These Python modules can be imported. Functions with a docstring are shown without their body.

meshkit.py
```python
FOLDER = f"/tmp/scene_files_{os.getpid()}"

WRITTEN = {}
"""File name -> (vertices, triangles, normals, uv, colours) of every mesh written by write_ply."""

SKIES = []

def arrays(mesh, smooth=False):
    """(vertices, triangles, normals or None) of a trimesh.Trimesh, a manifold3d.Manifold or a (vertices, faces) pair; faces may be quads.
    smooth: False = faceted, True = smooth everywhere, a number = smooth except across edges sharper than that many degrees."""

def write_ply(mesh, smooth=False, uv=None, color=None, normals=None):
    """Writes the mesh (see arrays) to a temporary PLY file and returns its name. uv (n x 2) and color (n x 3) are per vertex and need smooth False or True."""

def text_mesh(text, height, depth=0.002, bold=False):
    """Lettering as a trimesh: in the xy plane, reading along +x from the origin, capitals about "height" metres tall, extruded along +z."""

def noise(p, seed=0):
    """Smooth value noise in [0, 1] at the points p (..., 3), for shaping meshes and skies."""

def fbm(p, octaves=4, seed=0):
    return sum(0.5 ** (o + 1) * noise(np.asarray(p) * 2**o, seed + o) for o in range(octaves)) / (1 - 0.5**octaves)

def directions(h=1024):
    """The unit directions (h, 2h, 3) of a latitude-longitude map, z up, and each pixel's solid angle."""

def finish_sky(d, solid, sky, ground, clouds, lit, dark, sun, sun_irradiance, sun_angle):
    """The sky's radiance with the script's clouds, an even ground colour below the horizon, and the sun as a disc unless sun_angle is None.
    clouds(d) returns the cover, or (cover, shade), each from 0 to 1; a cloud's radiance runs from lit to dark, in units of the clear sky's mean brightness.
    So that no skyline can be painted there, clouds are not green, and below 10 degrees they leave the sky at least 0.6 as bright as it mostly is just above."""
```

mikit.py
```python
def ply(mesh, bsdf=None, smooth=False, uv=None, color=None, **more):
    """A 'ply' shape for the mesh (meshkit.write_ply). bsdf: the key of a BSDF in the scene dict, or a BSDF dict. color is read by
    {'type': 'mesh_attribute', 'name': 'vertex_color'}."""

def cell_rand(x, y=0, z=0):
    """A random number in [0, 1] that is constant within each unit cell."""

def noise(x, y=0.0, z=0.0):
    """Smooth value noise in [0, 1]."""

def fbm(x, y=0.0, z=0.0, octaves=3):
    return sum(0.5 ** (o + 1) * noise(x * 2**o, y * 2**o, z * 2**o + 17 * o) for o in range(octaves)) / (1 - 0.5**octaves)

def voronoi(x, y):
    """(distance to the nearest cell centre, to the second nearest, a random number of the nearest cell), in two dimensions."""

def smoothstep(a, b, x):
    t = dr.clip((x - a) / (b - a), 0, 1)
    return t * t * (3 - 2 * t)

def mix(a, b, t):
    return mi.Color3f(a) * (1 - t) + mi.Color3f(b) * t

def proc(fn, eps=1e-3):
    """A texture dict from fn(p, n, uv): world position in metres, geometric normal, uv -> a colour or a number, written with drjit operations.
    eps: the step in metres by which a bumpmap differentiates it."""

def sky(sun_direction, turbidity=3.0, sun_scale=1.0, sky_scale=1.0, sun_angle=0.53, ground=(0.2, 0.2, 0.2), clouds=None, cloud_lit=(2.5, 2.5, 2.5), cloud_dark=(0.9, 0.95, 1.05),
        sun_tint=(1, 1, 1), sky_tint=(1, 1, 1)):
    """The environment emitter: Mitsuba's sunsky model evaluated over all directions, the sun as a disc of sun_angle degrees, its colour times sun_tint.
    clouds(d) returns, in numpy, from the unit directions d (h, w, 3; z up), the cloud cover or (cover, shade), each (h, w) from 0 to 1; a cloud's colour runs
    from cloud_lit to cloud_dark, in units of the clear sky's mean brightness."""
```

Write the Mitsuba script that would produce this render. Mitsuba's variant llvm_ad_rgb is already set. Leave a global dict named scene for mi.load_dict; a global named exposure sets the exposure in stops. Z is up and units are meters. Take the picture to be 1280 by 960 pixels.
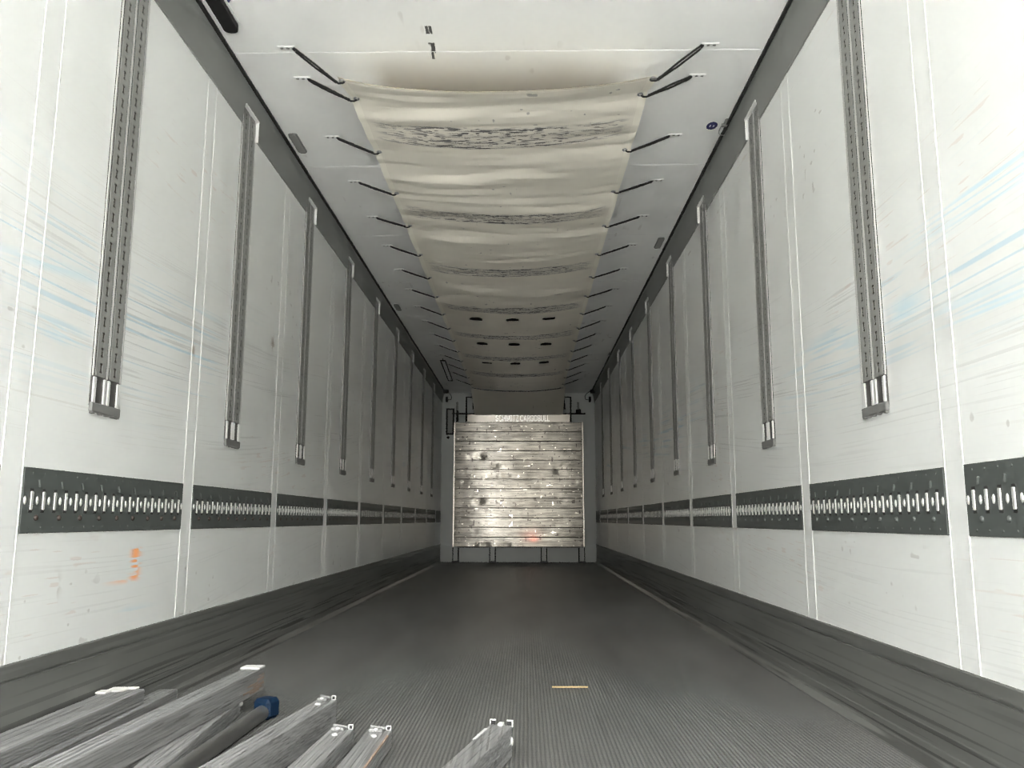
import math, random
import numpy as np
import trimesh
import drjit as dr
import mitsuba as mi
import mikit
from mikit import noise, fbm, smoothstep, mix
from meshkit import fbm as nfbm, noise as nnoise, text_mesh
from shapely.geometry import Polygon, box as sbox
from shapely.ops import unary_union

T = mi.ScalarTransform4f
random.seed(7)
RNG = np.random.default_rng(7)
scene, labels = {}, {}

# ------------------------------------------------------------------ camera, light, exposure
W, H, D, Y0 = 2.46, 2.6856, 13.4162, -1.10       # inner width, height, front wall, open rear edge
CAM = np.array([1.3531, 0.0, 0.6602])
FWD = np.array([-0.01648406, 0.98697787, 0.16000923])
UP = np.array([0.00107225, -0.16001343, 0.98711426])
scene['camera'] = {'type': 'perspective', 'fov': 2 * math.degrees(math.atan(640 / 1048.65)), 'fov_axis': 'x', 'near_clip': 0.05, 'far_clip': 500.0,
                   'to_world': T().look_at(origin=CAM.tolist(), target=(CAM + FWD).tolist(), up=UP.tolist())}
scene['sky'] = mikit.sky((0.1, -0.8, 0.6), turbidity=4, sun_scale=0.0, ground=(0.60, 0.597, 0.585), clouds=lambda d: np.ones(d.shape[:2]),
                         cloud_lit=(0.99, 1.0, 0.985), cloud_dark=(0.99, 1.0, 0.985))
exposure = 8.38


# ------------------------------------------------------------------ helpers
def key_for(base):
    if base not in scene and base not in labels:
        return base
    k = 1
    while f'{base}_{k:03d}' in scene or f'{base}_{k:03d}' in labels:
        k += 1
    return f'{base}_{k:03d}'


_next = {}


def fresh(base):
    n = _next.get(base, 0)
    _next[base] = n + 1
    return base if n == 0 else f'{base}_{n:03d}'


def thing(name, label, cat, group=None):
    k = fresh(name)
    labels[k] = {'label': label, 'category': cat}
    if group:
        labels[k]['group'] = group
    return k


def part(parent, name, shape, label=None, kind=None):
    k = fresh(f'{parent}__{name}')
    scene[k] = shape
    if label or kind:
        labels[k] = {}
        if label:
            labels[k]['label'] = label
        if kind:
            labels[k]['kind'] = kind
    return k


def single(name, shape, label, cat, group=None):
    k = thing(name, label, cat, group)
    scene[k] = shape
    return k


def struct(name, shape, label=None):
    k = fresh(name)
    scene[k] = shape
    labels[k] = {'kind': 'structure'}
    if label:
        labels[k]['label'] = label
    return k


def bx(x0, x1, y0, y1, z0, z1):
    m = trimesh.creation.box(extents=(abs(x1 - x0), abs(y1 - y0), abs(z1 - z0)))
    m.apply_translation(((x0 + x1) / 2, (y0 + y1) / 2, (z0 + z1) / 2))
    return m


def cat(*ms):
    ms = [m for a in ms for m in (a if isinstance(a, (list, tuple)) else [a])]
    return trimesh.util.concatenate(ms)


def cham(x0, x1, y0, y1, z0, z1, c=0.002):
    """A box with chamfered edges (hull of shrunk boxes)."""
    pts = []
    for sx in (0, 1):
        for sy in (0, 1):
            for sz in (0, 1):
                p = np.array([(x0, x1)[sx], (y0, y1)[sy], (z0, z1)[sz]], float)
                d = np.array([1 - 2 * sx, 1 - 2 * sy, 1 - 2 * sz]) * c
                for k in range(3):
                    q = p + d
                    q[k] = p[k]
                    pts.append(q)
    return trimesh.convex.convex_hull(np.array(pts))


def tube(pts, r, n=8):
    """A round tube along a polyline."""
    pts = np.asarray(pts, float)
    t = np.gradient(pts, axis=0)
    t /= np.linalg.norm(t, axis=1, keepdims=True)
    ref = np.array([0, 0, 1.0]) if abs(t[0][2]) < 0.8 else np.array([1.0, 0, 0])
    V = []
    for p, d in zip(pts, t):
        a = np.cross(d, ref); a /= np.linalg.norm(a) + 1e-12
        b = np.cross(d, a)
        for k in range(n):
            w = 2 * math.pi * k / n
            V.append(p + r * (math.cos(w) * a + math.sin(w) * b))
    F = []
    m = len(pts)
    for i in range(m - 1):
        for k in range(n):
            k2 = (k + 1) % n
            F += [[i * n + k, i * n + k2, (i + 1) * n + k2], [i * n + k, (i + 1) * n + k2, (i + 1) * n + k]]
    V += [pts[0], pts[-1]]
    for k in range(n):
        k2 = (k + 1) % n
        F += [[m * n, k2, k], [m * n + 1, (m - 1) * n + k, (m - 1) * n + k2]]
    return trimesh.Trimesh(np.array(V), np.array(F), process=False)


def extrude_y(poly, y0, y1):
    """Extrude a closed (x, z) polygon along y."""
    m = trimesh.creation.extrude_polygon(poly if hasattr(poly, 'area') else Polygon(poly), y1 - y0, engine='earcut')
    v = m.vertices
    m.vertices = np.stack([v[:, 0], y0 + v[:, 2], v[:, 1]], 1)
    m.invert()
    return m


def side(mesh, s):
    """s = 0: as built for the left wall; s = 1: mirrored onto the right wall."""
    if s == 0:
        return mesh
    m = mesh.copy()
    v = m.vertices.copy()
    v[:, 0] = W - v[:, 0]
    return trimesh.Trimesh(v, m.faces[:, ::-1], process=False)


def shifted(shape, x=0.0, y=0.0, z=0.0):
    return {**shape, 'to_world': T().translate([x, y, z])}


ORD = ['nearest the camera', 'second nearest the camera', 'third from the camera', 'fourth from the camera', 'fifth from the camera', 'sixth from the camera',
       'seventh from the camera', 'eighth from the camera', 'ninth from the camera', 'tenth from the camera', 'eleventh from the camera', 'twelfth from the camera',
       'thirteenth from the camera', 'fourteenth from the camera', 'fifteenth from the camera', 'sixteenth from the camera', 'seventeenth from the camera',
       'eighteenth from the camera', 'nineteenth from the camera', 'twentieth from the camera']


# ------------------------------------------------------------------ materials
def two(b):
    return {'type': 'twosided', 'b': b}


def plastic(col, rough=0.3, spec=0.5):
    return two({'type': 'principled', 'base_color': {'type': 'rgb', 'value': list(col)}, 'roughness': rough, 'specular': spec})


def metal(col, rough=0.3):
    return two({'type': 'principled', 'base_color': {'type': 'rgb', 'value': list(col)}, 'roughness': rough, 'metallic': 1.0})


def gauss(x, c, w):
    t = (x - c) / w
    return dr.exp(-t * t)


def wall_fn(p, n, uv):
    right = dr.select(p.x > 1.2, mi.Float(1.0), mi.Float(0.0))
    sd = right * 31.7
    y, z = p.y, p.z
    warp = 0.05 * (noise(y * 0.9 + sd, z * 2.5, 3.0) - 0.35)
    zz = z - 0.10 * y * (noise(y * 0.35, sd, 2.0)) + warp
    band = gauss(z, 1.28, 0.34) + 0.35 * gauss(z, 0.45, 0.25)
    patch = smoothstep(0.42, 0.75, noise(y * 0.8 + sd, z * 3.0, 9.0))
    c = mi.Color3f(0.60, 0.605, 0.593)
    # faint handling grime
    c = c * (1.0 - 0.10 * band * smoothstep(0.35, 0.8, fbm(y * 0.9 + sd, z * 6.0, 5.0)))
    # fine grey drag scratches, nearly level
    s1 = smoothstep(0.68, 0.84, noise(y * 2.2 + sd, zz * 210.0, 1.0)) * smoothstep(0.45, 0.7, noise(y * 1.3, zz * 14.0 + sd, 6.0))
    c = mix(c, mi.Color3f(0.36, 0.36, 0.35), s1 * 0.50 * dr.clip(band, 0, 1))
    s3 = smoothstep(0.80, 0.9, noise(y * 3.2 + 40.0 + sd, zz * 260.0, 4.0))
    c = mix(c, mi.Color3f(0.42, 0.40, 0.37), s3 * 0.45 * patch * dr.clip(band + 0.12, 0, 1))
    # blue paint rubbed off cargo
    s2 = smoothstep(0.70, 0.86, noise(y * 1.7 + sd, zz * 150.0 + 3.0, 12.0)) * smoothstep(0.52, 0.72, noise(y * 1.0 + 7.0 + sd, z * 4.0, 8.0))
    c = mix(c, mi.Color3f(0.29, 0.44, 0.53), s2 * 0.55 * gauss(z, 1.34, 0.22))
    # red-brown flecks
    s4 = smoothstep(0.84, 0.92, noise(y * 9.0 + 13.0 + sd, zz * 130.0, 21.0)) * smoothstep(0.6, 0.8, noise(y * 0.9 + sd, z * 2.0, 23.0))
    c = mix(c, mi.Color3f(0.45, 0.33, 0.28), s4 * 0.28)
    # scattered dark nicks
    s5 = smoothstep(0.90, 0.96, noise(y * 26.0 + sd, z * 34.0, 31.0)) * smoothstep(0.72, 0.9, noise(y * 2.0, z * 2.6 + sd, 33.0))
    c = mix(c, mi.Color3f(0.30, 0.28, 0.26), s5 * 0.5)
    # single marks of the left wall: the orange smear, blue scuffs and two dark dabs
    lf = 1.0 - right
    o = smoothstep(0.45, 0.62, noise(y * 16.0, z * 110.0, 41.0)) * gauss(y, 2.945, 0.035) * smoothstep(0.44, 0.47, z) * (1.0 - smoothstep(0.555, 0.57, z))
    o = o + 0.8 * smoothstep(0.62, 0.75, noise(y * 5.0, z * 120.0, 43.0)) * smoothstep(2.70, 2.92, y) * (1.0 - smoothstep(2.95, 2.97, y)) * (gauss(z, 0.555, 0.014) + gauss(z, 0.462, 0.012))
    c = mix(c, mi.Color3f(0.80, 0.33, 0.10), dr.clip(o, 0, 1) * lf * 0.9)
    bl = smoothstep(0.45, 0.7, noise(y * 6.0, (z + 0.1 * y) * 130.0, 44.0)) * gauss(y, 2.36, 0.10) * gauss(z, 1.20, 0.03)
    bl = bl + smoothstep(0.45, 0.7, noise(y * 4.0, (z - 0.12 * y) * 120.0, 45.0)) * gauss(y, 2.32, 0.30) * gauss(z - 0.12 * y, 1.10, 0.018)
    bl = bl + 0.7 * smoothstep(0.5, 0.7, noise(y * 6.0, z * 70.0, 46.0)) * gauss(y, 2.93, 0.15) * gauss(z, 0.345, 0.02)
    c = mix(c, mi.Color3f(0.33, 0.52, 0.62), dr.clip(bl, 0, 1) * lf * 0.40)
    dk = smoothstep(0.4, 0.6, noise(y * 60.0, z * 60.0, 47.0)) * (gauss(y, 3.323, 0.02) * gauss(z, 1.335, 0.03) + gauss(y, 4.374, 0.03) * gauss(z, 1.59, 0.03))
    dk = dk + 0.5 * smoothstep(0.4, 0.7, noise(y * 40.0, z * 40.0, 48.0)) * gauss(y, 2.456, 0.025) * gauss(z, 0.47, 0.035)
    c = mix(c, mi.Color3f(0.25, 0.20, 0.17), dr.clip(dk, 0, 1) * lf * 0.8)
    # broad blue streak fields of the right wall
    br = smoothstep(0.40, 0.68, noise(y * 2.6, (z - 0.03 * y) * 130.0, 51.0)) * (gauss(y, 1.95, 0.28) * (gauss(z, 1.45, 0.05) + 0.8 * gauss(z - 0.12 * (y - 1.9), 1.16, 0.04)) + 0.8 * gauss(y, 2.4, 0.10) * gauss(z, 1.27, 0.04) + 0.8 * gauss(y, 3.1, 0.35) * gauss(z - 0.05 * (y - 3.1), 1.27, 0.05))
    c = mix(c, mi.Color3f(0.32, 0.52, 0.63), dr.clip(br, 0, 1) * right * 0.55)
    return c


def ceil_fn(p, n, uv):
    x, y = p.x, p.y
    c = mi.Color3f(0.67, 0.67, 0.655)
    c = c * (1.0 - 0.10 * smoothstep(0.45, 0.85, fbm(x * 2.2, y * 2.2, 3.0)))
    s = smoothstep(0.83, 0.93, noise(x * 26.0, y * 9.0, 5.0)) * smoothstep(0.5, 0.75, noise(x * 3.0, y * 2.0, 6.0))
    c = mix(c, mi.Color3f(0.40, 0.38, 0.36), s * 0.45)
    # ceiling inside the duct mouth: blown-dust stain, with the canvas shade painted in
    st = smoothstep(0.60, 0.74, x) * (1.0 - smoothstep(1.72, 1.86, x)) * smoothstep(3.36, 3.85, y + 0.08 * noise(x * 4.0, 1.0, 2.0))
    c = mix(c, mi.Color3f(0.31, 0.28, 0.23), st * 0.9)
    # two black rub marks and small specks in front of the duct
    m = smoothstep(0.25, 0.55, noise(x * 190.0, y * 14.0, 8.0)) * (1.0 - smoothstep(0.012, 0.017, dr.abs(x - 0.948))) * (
        1.0 - smoothstep(0.062, 0.068, dr.abs(y - 3.385)) + 1.0 - smoothstep(0.026, 0.032, dr.abs(y - 3.225)))
    c = mix(c, mi.Color3f(0.06, 0.06, 0.06), dr.clip(m, 0, 1))
    return c


def floor_fn(p, n, uv):
    x, y = p.x, p.y
    c = mi.Color3f(0.098, 0.098, 0.093)
    f1 = fbm(x * 1.6, y * 0.8, 3.0)
    f2 = fbm(x * 9.0, y * 2.0, 7.0)
    c = c * (0.72 + 0.34 * f1 + 0.26 * f2)
    s = smoothstep(0.74, 0.9, noise(x * 40.0, y * 1.4, 5.0)) * smoothstep(0.5, 0.75, noise(x * 3.0, y * 0.7, 6.0))
    c = mix(c, mi.Color3f(0.04, 0.04, 0.038), s * 0.22)
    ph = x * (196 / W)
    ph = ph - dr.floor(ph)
    c = c * dr.select((ph > 0.34) & (ph < 0.95), mi.Float(1.08), mi.Float(0.80))      # lighter crowns, darker grooves
    cross = 0.5 + 0.5 * dr.sin(y * 2 * math.pi / 0.012)
    return c * (0.93 + 0.12 * cross)


def kick_fn(p, n, uv):
    x, y, z = p.x, p.y, p.z
    sd = dr.select(x > 1.2, mi.Float(17.0), mi.Float(0.0))
    c = mi.Color3f(0.100, 0.102, 0.095)
    c = c * (0.8 + 0.4 * fbm(y * 1.2 + sd, z * 12.0, 2.0))
    low = 1.0 - smoothstep(0.08, 0.20, z)
    s = smoothstep(0.62, 0.82, noise(y * 1.6 + sd, z * 130.0, 4.0)) * (0.25 + 0.75 * low)
    c = mix(c, mi.Color3f(0.035, 0.035, 0.033), s * 0.75)
    return c


BANDS = [3.9, 5.08, 6.28, 7.45, 8.62, 9.8, 10.98]


def canvas_fn(p, n, uv):
    x, y = p.x, p.y
    c = mi.Color3f(0.715, 0.675, 0.59)
    c = c * (0.93 + 0.12 * fbm(x * 3.0, y * 3.0, 1.0))
    t = mi.Float(0.0)
    lines = mi.Float(0.0)
    for b in BANDS:
        d = y - b - 0.05 * (1.0 - dr.square((x - 1.228) / 0.66)) + 0.012 * (noise(x * 5.0, float(b), 2.0) - 0.5)
        t = t + (1.0 - smoothstep(0.085, 0.125, dr.abs(d)))
        lines = lines + gauss(d, -0.085, 0.011) + gauss(d, 0.092, 0.011) + 0.7 * gauss(d, 0.03, 0.014) + 0.5 * gauss(d, -0.03, 0.014)
    brk = smoothstep(0.40, 0.66, noise(x * 26.0, y * 120.0, 4.0))
    brk2 = smoothstep(0.62, 0.8, noise(x * 34.0, y * 150.0, 6.0))
    edge = smoothstep(0.58, 0.66, x) * (1.0 - smoothstep(1.80, 1.88, x))
    mid = 0.55 + 0.45 * (1.0 - smoothstep(0.25, 0.62, dr.abs(x - 1.228)))
    k = dr.clip(lines * brk * 0.9 + t * brk2 * 0.75 + t * 0.22, 0, 1) * edge * mid
    c = mix(c, mi.Color3f(0.07, 0.067, 0.072), k * 0.95)
    sp = smoothstep(0.90, 0.96, noise(x * 30.0, y * 22.0, 12.0)) * smoothstep(0.55, 0.8, noise(x * 4.0, y * 3.0, 13.0))
    return mix(c, mi.Color3f(0.15, 0.14, 0.13), sp * 0.6)


def alu_fn(p, n, uv):
    # drawn aluminium: soft blotches of oxide and rubbed streaks along the length
    a = fbm(p.x * 22.0, p.y * 2.2, p.z * 22.0)
    b = noise(p.x * 260.0, p.y * 3.0, p.z * 260.0)
    v = 0.12 + 0.14 * a + 0.14 * b
    d = smoothstep(0.74, 0.9, noise(p.x * 150.0, p.y * 6.0, p.z * 150.0))
    c = mi.Color3f(v, v, v * 0.985)
    return mix(c, mi.Color3f(0.10, 0.095, 0.09), d * 0.6)


def bulk_fn(p, n, uv):
    x, z = p.x, p.z
    a = fbm(x * 5.0, z * 8.0, 3.0)
    b = noise(x * 4.0, z * 120.0, 5.0)
    v = 0.11 + 0.20 * a + 0.14 * (b - 0.5)
    c = mi.Color3f(v, v * 0.93, v * 0.82)
    s = smoothstep(0.62, 0.85, noise(x * 11.0, z * 70.0, 7.0)) * smoothstep(0.35, 0.65, noise(x * 2.0, z * 5.0, 8.0))
    c = mix(c, mi.Color3f(0.13, 0.115, 0.10), s * 0.65)
    s = smoothstep(0.86, 0.93, noise(x * 26.0, z * 26.0, 9.0))
    c = mix(c, mi.Color3f(0.07, 0.06, 0.055), s * 0.85)
    s = smoothstep(0.90, 0.96, noise(x * 22.0 + 5.0, z * 30.0, 19.0))
    c = mix(c, mi.Color3f(0.90, 0.85, 0.76), s * 0.8)
    r = gauss(x, 1.475, 0.06) * gauss(z, 0.365, 0.035) + 0.35 * gauss(x, 1.43, 0.14) * gauss(z, 0.42, 0.10)
    return mix(c, mi.Color3f(0.95, 0.33, 0.25), dr.clip(r, 0, 1) * 0.4)


def proc_plastic(fn, rough, spec=0.5):
    return two({'type': 'principled', 'base_color': mikit.proc(fn), 'roughness': rough, 'specular': spec})


MATS = {
    'wall_paint': proc_plastic(wall_fn, 0.30, 0.5),
    'bead_white': plastic((0.62, 0.62, 0.605), 0.45),
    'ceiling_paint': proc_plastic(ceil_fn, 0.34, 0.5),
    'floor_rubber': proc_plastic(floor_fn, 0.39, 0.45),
    'kick_grey': proc_plastic(kick_fn, 0.32, 0.5),
    'trim_grey': plastic((0.165, 0.17, 0.16), 0.38),
    'front_grey': plastic((0.37, 0.385, 0.37), 0.4),
    'seal_black': plastic((0.008, 0.008, 0.008), 0.5),
    'canvas': proc_plastic(canvas_fn, 0.42, 0.4),
    'hem_cloth': plastic((0.76, 0.725, 0.635), 0.45),
    'track_grey': plastic((0.185, 0.185, 0.175), 0.45),
    'track_shade': plastic((0.045, 0.043, 0.040), 0.6),
    'track_lip': plastic((0.36, 0.355, 0.345), 0.45),
    'track_deep': plastic((0.03, 0.025, 0.02), 0.7, 0.2),
    'track_dark': plastic((0.13, 0.13, 0.124), 0.5),
    'bright_strip': two({'type': 'principled', 'base_color': {'type': 'rgb', 'value': [0.80, 0.79, 0.78]}, 'roughness': 0.25, 'metallic': 0.5}),
    'rail_green': plastic((0.060, 0.067, 0.063), 0.36),
    'rail_bright': two({'type': 'principled', 'base_color': {'type': 'rgb', 'value': [0.78, 0.775, 0.75]}, 'roughness': 0.28, 'metallic': 0.7}),
    'rail_hole': plastic((0.015, 0.014, 0.013), 0.6),
    'bolt_rust': plastic((0.035, 0.026, 0.022), 0.5, 0.3),
    'cord_black': plastic((0.008, 0.008, 0.008), 0.6, 0.2),
    'alu': two({'type': 'principled', 'base_color': mikit.proc(alu_fn), 'roughness': 0.42, 'metallic': 0.5}),
    'alu_bright': metal((0.85, 0.84, 0.82), 0.22),
    'white_plate': plastic((0.50, 0.50, 0.49), 0.4),
    'blue_plastic': plastic((0.0018, 0.012, 0.032), 0.45, 0.3),
    'tag_blue': plastic((0.018, 0.018, 0.07), 0.4),
    'pale_print': plastic((0.45, 0.45, 0.50), 0.4),
    'lens_grey': plastic((0.20, 0.20, 0.19), 0.3),
    'steel_dark': metal((0.30, 0.30, 0.30), 0.4),
    'wood_strip': plastic((0.40, 0.30, 0.16), 0.6),
    'bulk_alu': two({'type': 'principled', 'base_color': mikit.proc(bulk_fn), 'roughness': 0.22, 'anisotropic': 0.9, 'metallic': 0.95}),
    'header_alu': two({'type': 'principled', 'base_color': {'type': 'rgb', 'value': [0.33, 0.305, 0.27]}, 'roughness': 0.20, 'anisotropic': 0.9, 'metallic': 0.95}),
    'bulk_edge': metal((0.66, 0.62, 0.57), 0.3),
    'tape_pale': plastic((0.45, 0.44, 0.42), 0.6),
    'steel_tube': metal((0.42, 0.42, 0.41), 0.4),
    'blocker_grey': plastic((0.15, 0.145, 0.135), 0.7),
    'rust_edge': plastic((0.23, 0.165, 0.125), 0.6),
}
scene.update(MATS)

# ------------------------------------------------------------------ the shell
S, OFF, G = 1.1638, -0.135, 0.047
JOINTS = [OFF + k * S for k in range(0, 12)]
RB, RT, KT = 0.6222, 0.8001, 0.287
TRZ = 2.528

# added out of view to shape the incoming light: two dark buildings with a narrow gap between them, and the trailer's own two rear doors swung straight back
for x0, x1 in ((0.14, 14.0), (-14.0, -0.50)):
    struct('light_blocker', mikit.ply(bx(x0, x1, -16.0, -9.0, -1.3, 4.4), 'blocker_grey'), 'unseen dark block added to shape the light, beside a narrow gap')
for s, sn in ((0, 'added_door_1'), (1, 'added_door_2')):
    struct(sn, mikit.ply(side(cham(-0.075, -0.005, Y0 - 1.28, Y0 - 0.01, -0.02, H + 0.02, 0.006), s), 'front_grey'), 'rear door added out of view to screen side light, swung straight back')

# floor with fine lengthwise ribs
xs = [(-0.08, -0.05), (-0.08, -0.0015)]
n_rib = 196
prof = [(-0.08, -0.06), (-0.08, -0.0030)]
for i in range(n_rib):
    a = 0.0 + i * W / n_rib
    w = W / n_rib
    prof += [(a + 0.30 * w, -0.0030), (a + 0.42 * w, 0.0), (a + 0.88 * w, 0.0), (a + w, -0.0030)]
prof += [(W + 0.08, -0.0030), (W + 0.08, -0.06)]
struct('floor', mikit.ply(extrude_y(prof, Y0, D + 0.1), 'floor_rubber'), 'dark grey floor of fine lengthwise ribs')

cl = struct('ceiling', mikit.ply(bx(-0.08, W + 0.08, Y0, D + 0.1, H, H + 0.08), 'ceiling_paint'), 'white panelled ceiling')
bead = mikit.ply(tube([(0.07, 0, H), (W - 0.07, 0, H)], 0.0016, 6), 'bead_white', smooth=40)
k = 0
while 2.19 + 1.2 * k < D - 0.1:
    part(cl, 'seam_bead', shifted(bead, y=2.19 + 1.2 * k))
    k += 1

TRACK_Y = [2.642 + 1.178 * k for k in range(-1, 10)]
TRACK_Y = [y for y in TRACK_Y if y < D - 0.3]
for s, sn in ((0, 'left'), (1, 'right')):
    wl = struct(f'wall_{sn}', mikit.ply(side(bx(-0.08, -0.004, Y0, D + 0.1, -0.001, H), s), 'wall_paint'), f'white scratched {sn} side wall')
    ends = [Y0 - G + 0.0] + JOINTS + [D + G]
    ends = [e for e in ends]
    pshape = mikit.ply(side(bx(-0.0042, 0.0, 0, S - 2 * G, KT - 0.05, 2.60), s), 'wall_paint')
    for a in JOINTS:
        y0, y1 = a + G, min(a + S - G, D)
        if y1 - y0 > 0.02:
            part(wl, 'panel', shifted(pshape, y=y0) if y1 - y0 > S - 2 * G - 0.001 else mikit.ply(side(bx(-0.0042, 0.0, y0, y1, KT - 0.05, 2.60), s), 'wall_paint'))
    sshape = mikit.ply(side(bx(-0.0042, 0.0008, -G + 0.002, G - 0.002, KT - 0.03, 2.58), s), 'wall_paint')
    bshape = mikit.ply(side(tube([(0.0008, 0, KT - 0.02), (0.0008, 0, 2.57)], 0.0016, 6), s), 'bead_white', smooth=40)
    for a in JOINTS:
        if Y0 < a < D - 0.05:
            part(wl, 'joint_strip', shifted(sshape, y=a))
            part(wl, 'sealant_bead', shifted(bshape, y=a - G))
            part(wl, 'sealant_bead', shifted(bshape, y=a + G))
    # kick plate: groove below the top edge, flat sheet, foot that ramps out on to the floor
    kp = [(-0.003, 0.0), (-0.003, KT), (0.004, KT), (0.007, KT - 0.004), (0.007, 0.248), (0.001, 0.246), (0.001, 0.241), (0.006, 0.239), (0.006, 0.105), (0.0075, 0.100),
          (0.0075, 0.092), (0.005, 0.089), (0.005, 0.060), (0.007, 0.056), (0.007, 0.030), (0.010, 0.022), (0.030, 0.004), (0.030, 0.0)]
    struct(f'baseboard_{sn}', mikit.ply(side(extrude_y(kp, Y0, D), s), 'kick_grey'), f'scuffed dark grey kick plate along the foot of the {sn} wall')
    # cove along the ceiling; its lower lip is notched at every load track
    arc = [(0.008 + 0.050 * (1 - math.cos(t)), TRZ + 0.008 + (H - TRZ - 0.010) * math.sin(t)) for t in np.linspace(0.0, math.pi / 2, 9)]
    lo = [(-0.003, TRZ), (0.008, TRZ)]
    full = Polygon(lo + arc + [(0.062, H - 0.001), (-0.003, H - 0.001)])
    upper = full.intersection(sbox(-1, 2.625, 1, 4))
    lower = full.intersection(sbox(-1, 0, 1, 2.625))
    pieces = [extrude_y(upper, Y0, D)]
    y_at = Y0
    for ty in TRACK_Y + [None]:
        e = D if ty is None else ty - 0.098
        if e > y_at + 0.01:
            pieces.append(extrude_y(lower, y_at, e))
        if ty is not None:
            y_at = ty + 0.098
    tr = struct('trim_1' if s == 0 else 'trim_2', mikit.ply(side(cat(pieces), s), 'trim_grey', smooth=35), f'grey cove along the top of the {sn} wall')
    part(tr, 'seal_strip', mikit.ply(side(bx(0.056, 0.071, Y0, D, H - 0.010, H + 0.001), s), 'seal_black'), 'black rubber seal against the ceiling')

# front wall with its footing
fw = struct('wall_front', mikit.ply(bx(-0.08, W + 0.08, D, D + 0.08, -0.001, H), 'front_grey'), 'grey front wall behind the bulkhead')
part(fw, 'footing', mikit.ply(cat(cham(0.006, W - 0.006, D - 0.012, D + 0.01, 0.0, 0.268, 0.003), bx(0.006, W - 0.006, D - 0.016, D + 0.01, 0.125, 0.132)), 'front_grey'))
part(fw, 'floor_seal', mikit.ply(bx(0.03, W - 0.03, D - 0.022, D, -0.001, 0.010), 'seal_black'))
for x in (0.245, 2.194):
    part(fw, 'slot_plate', mikit.ply(cat(bx(x - 0.018, x + 0.018, D - 0.006, D, 2.40, 2.54), bx(x - 0.010, x + 0.010, D - 0.008, D, 2.41, 2.53)), 'trim_grey'))

# ------------------------------------------------------------------ vertical load tracks
TZ0, TZG, TZ1 = 0.99, 1.105, 2.615


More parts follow.
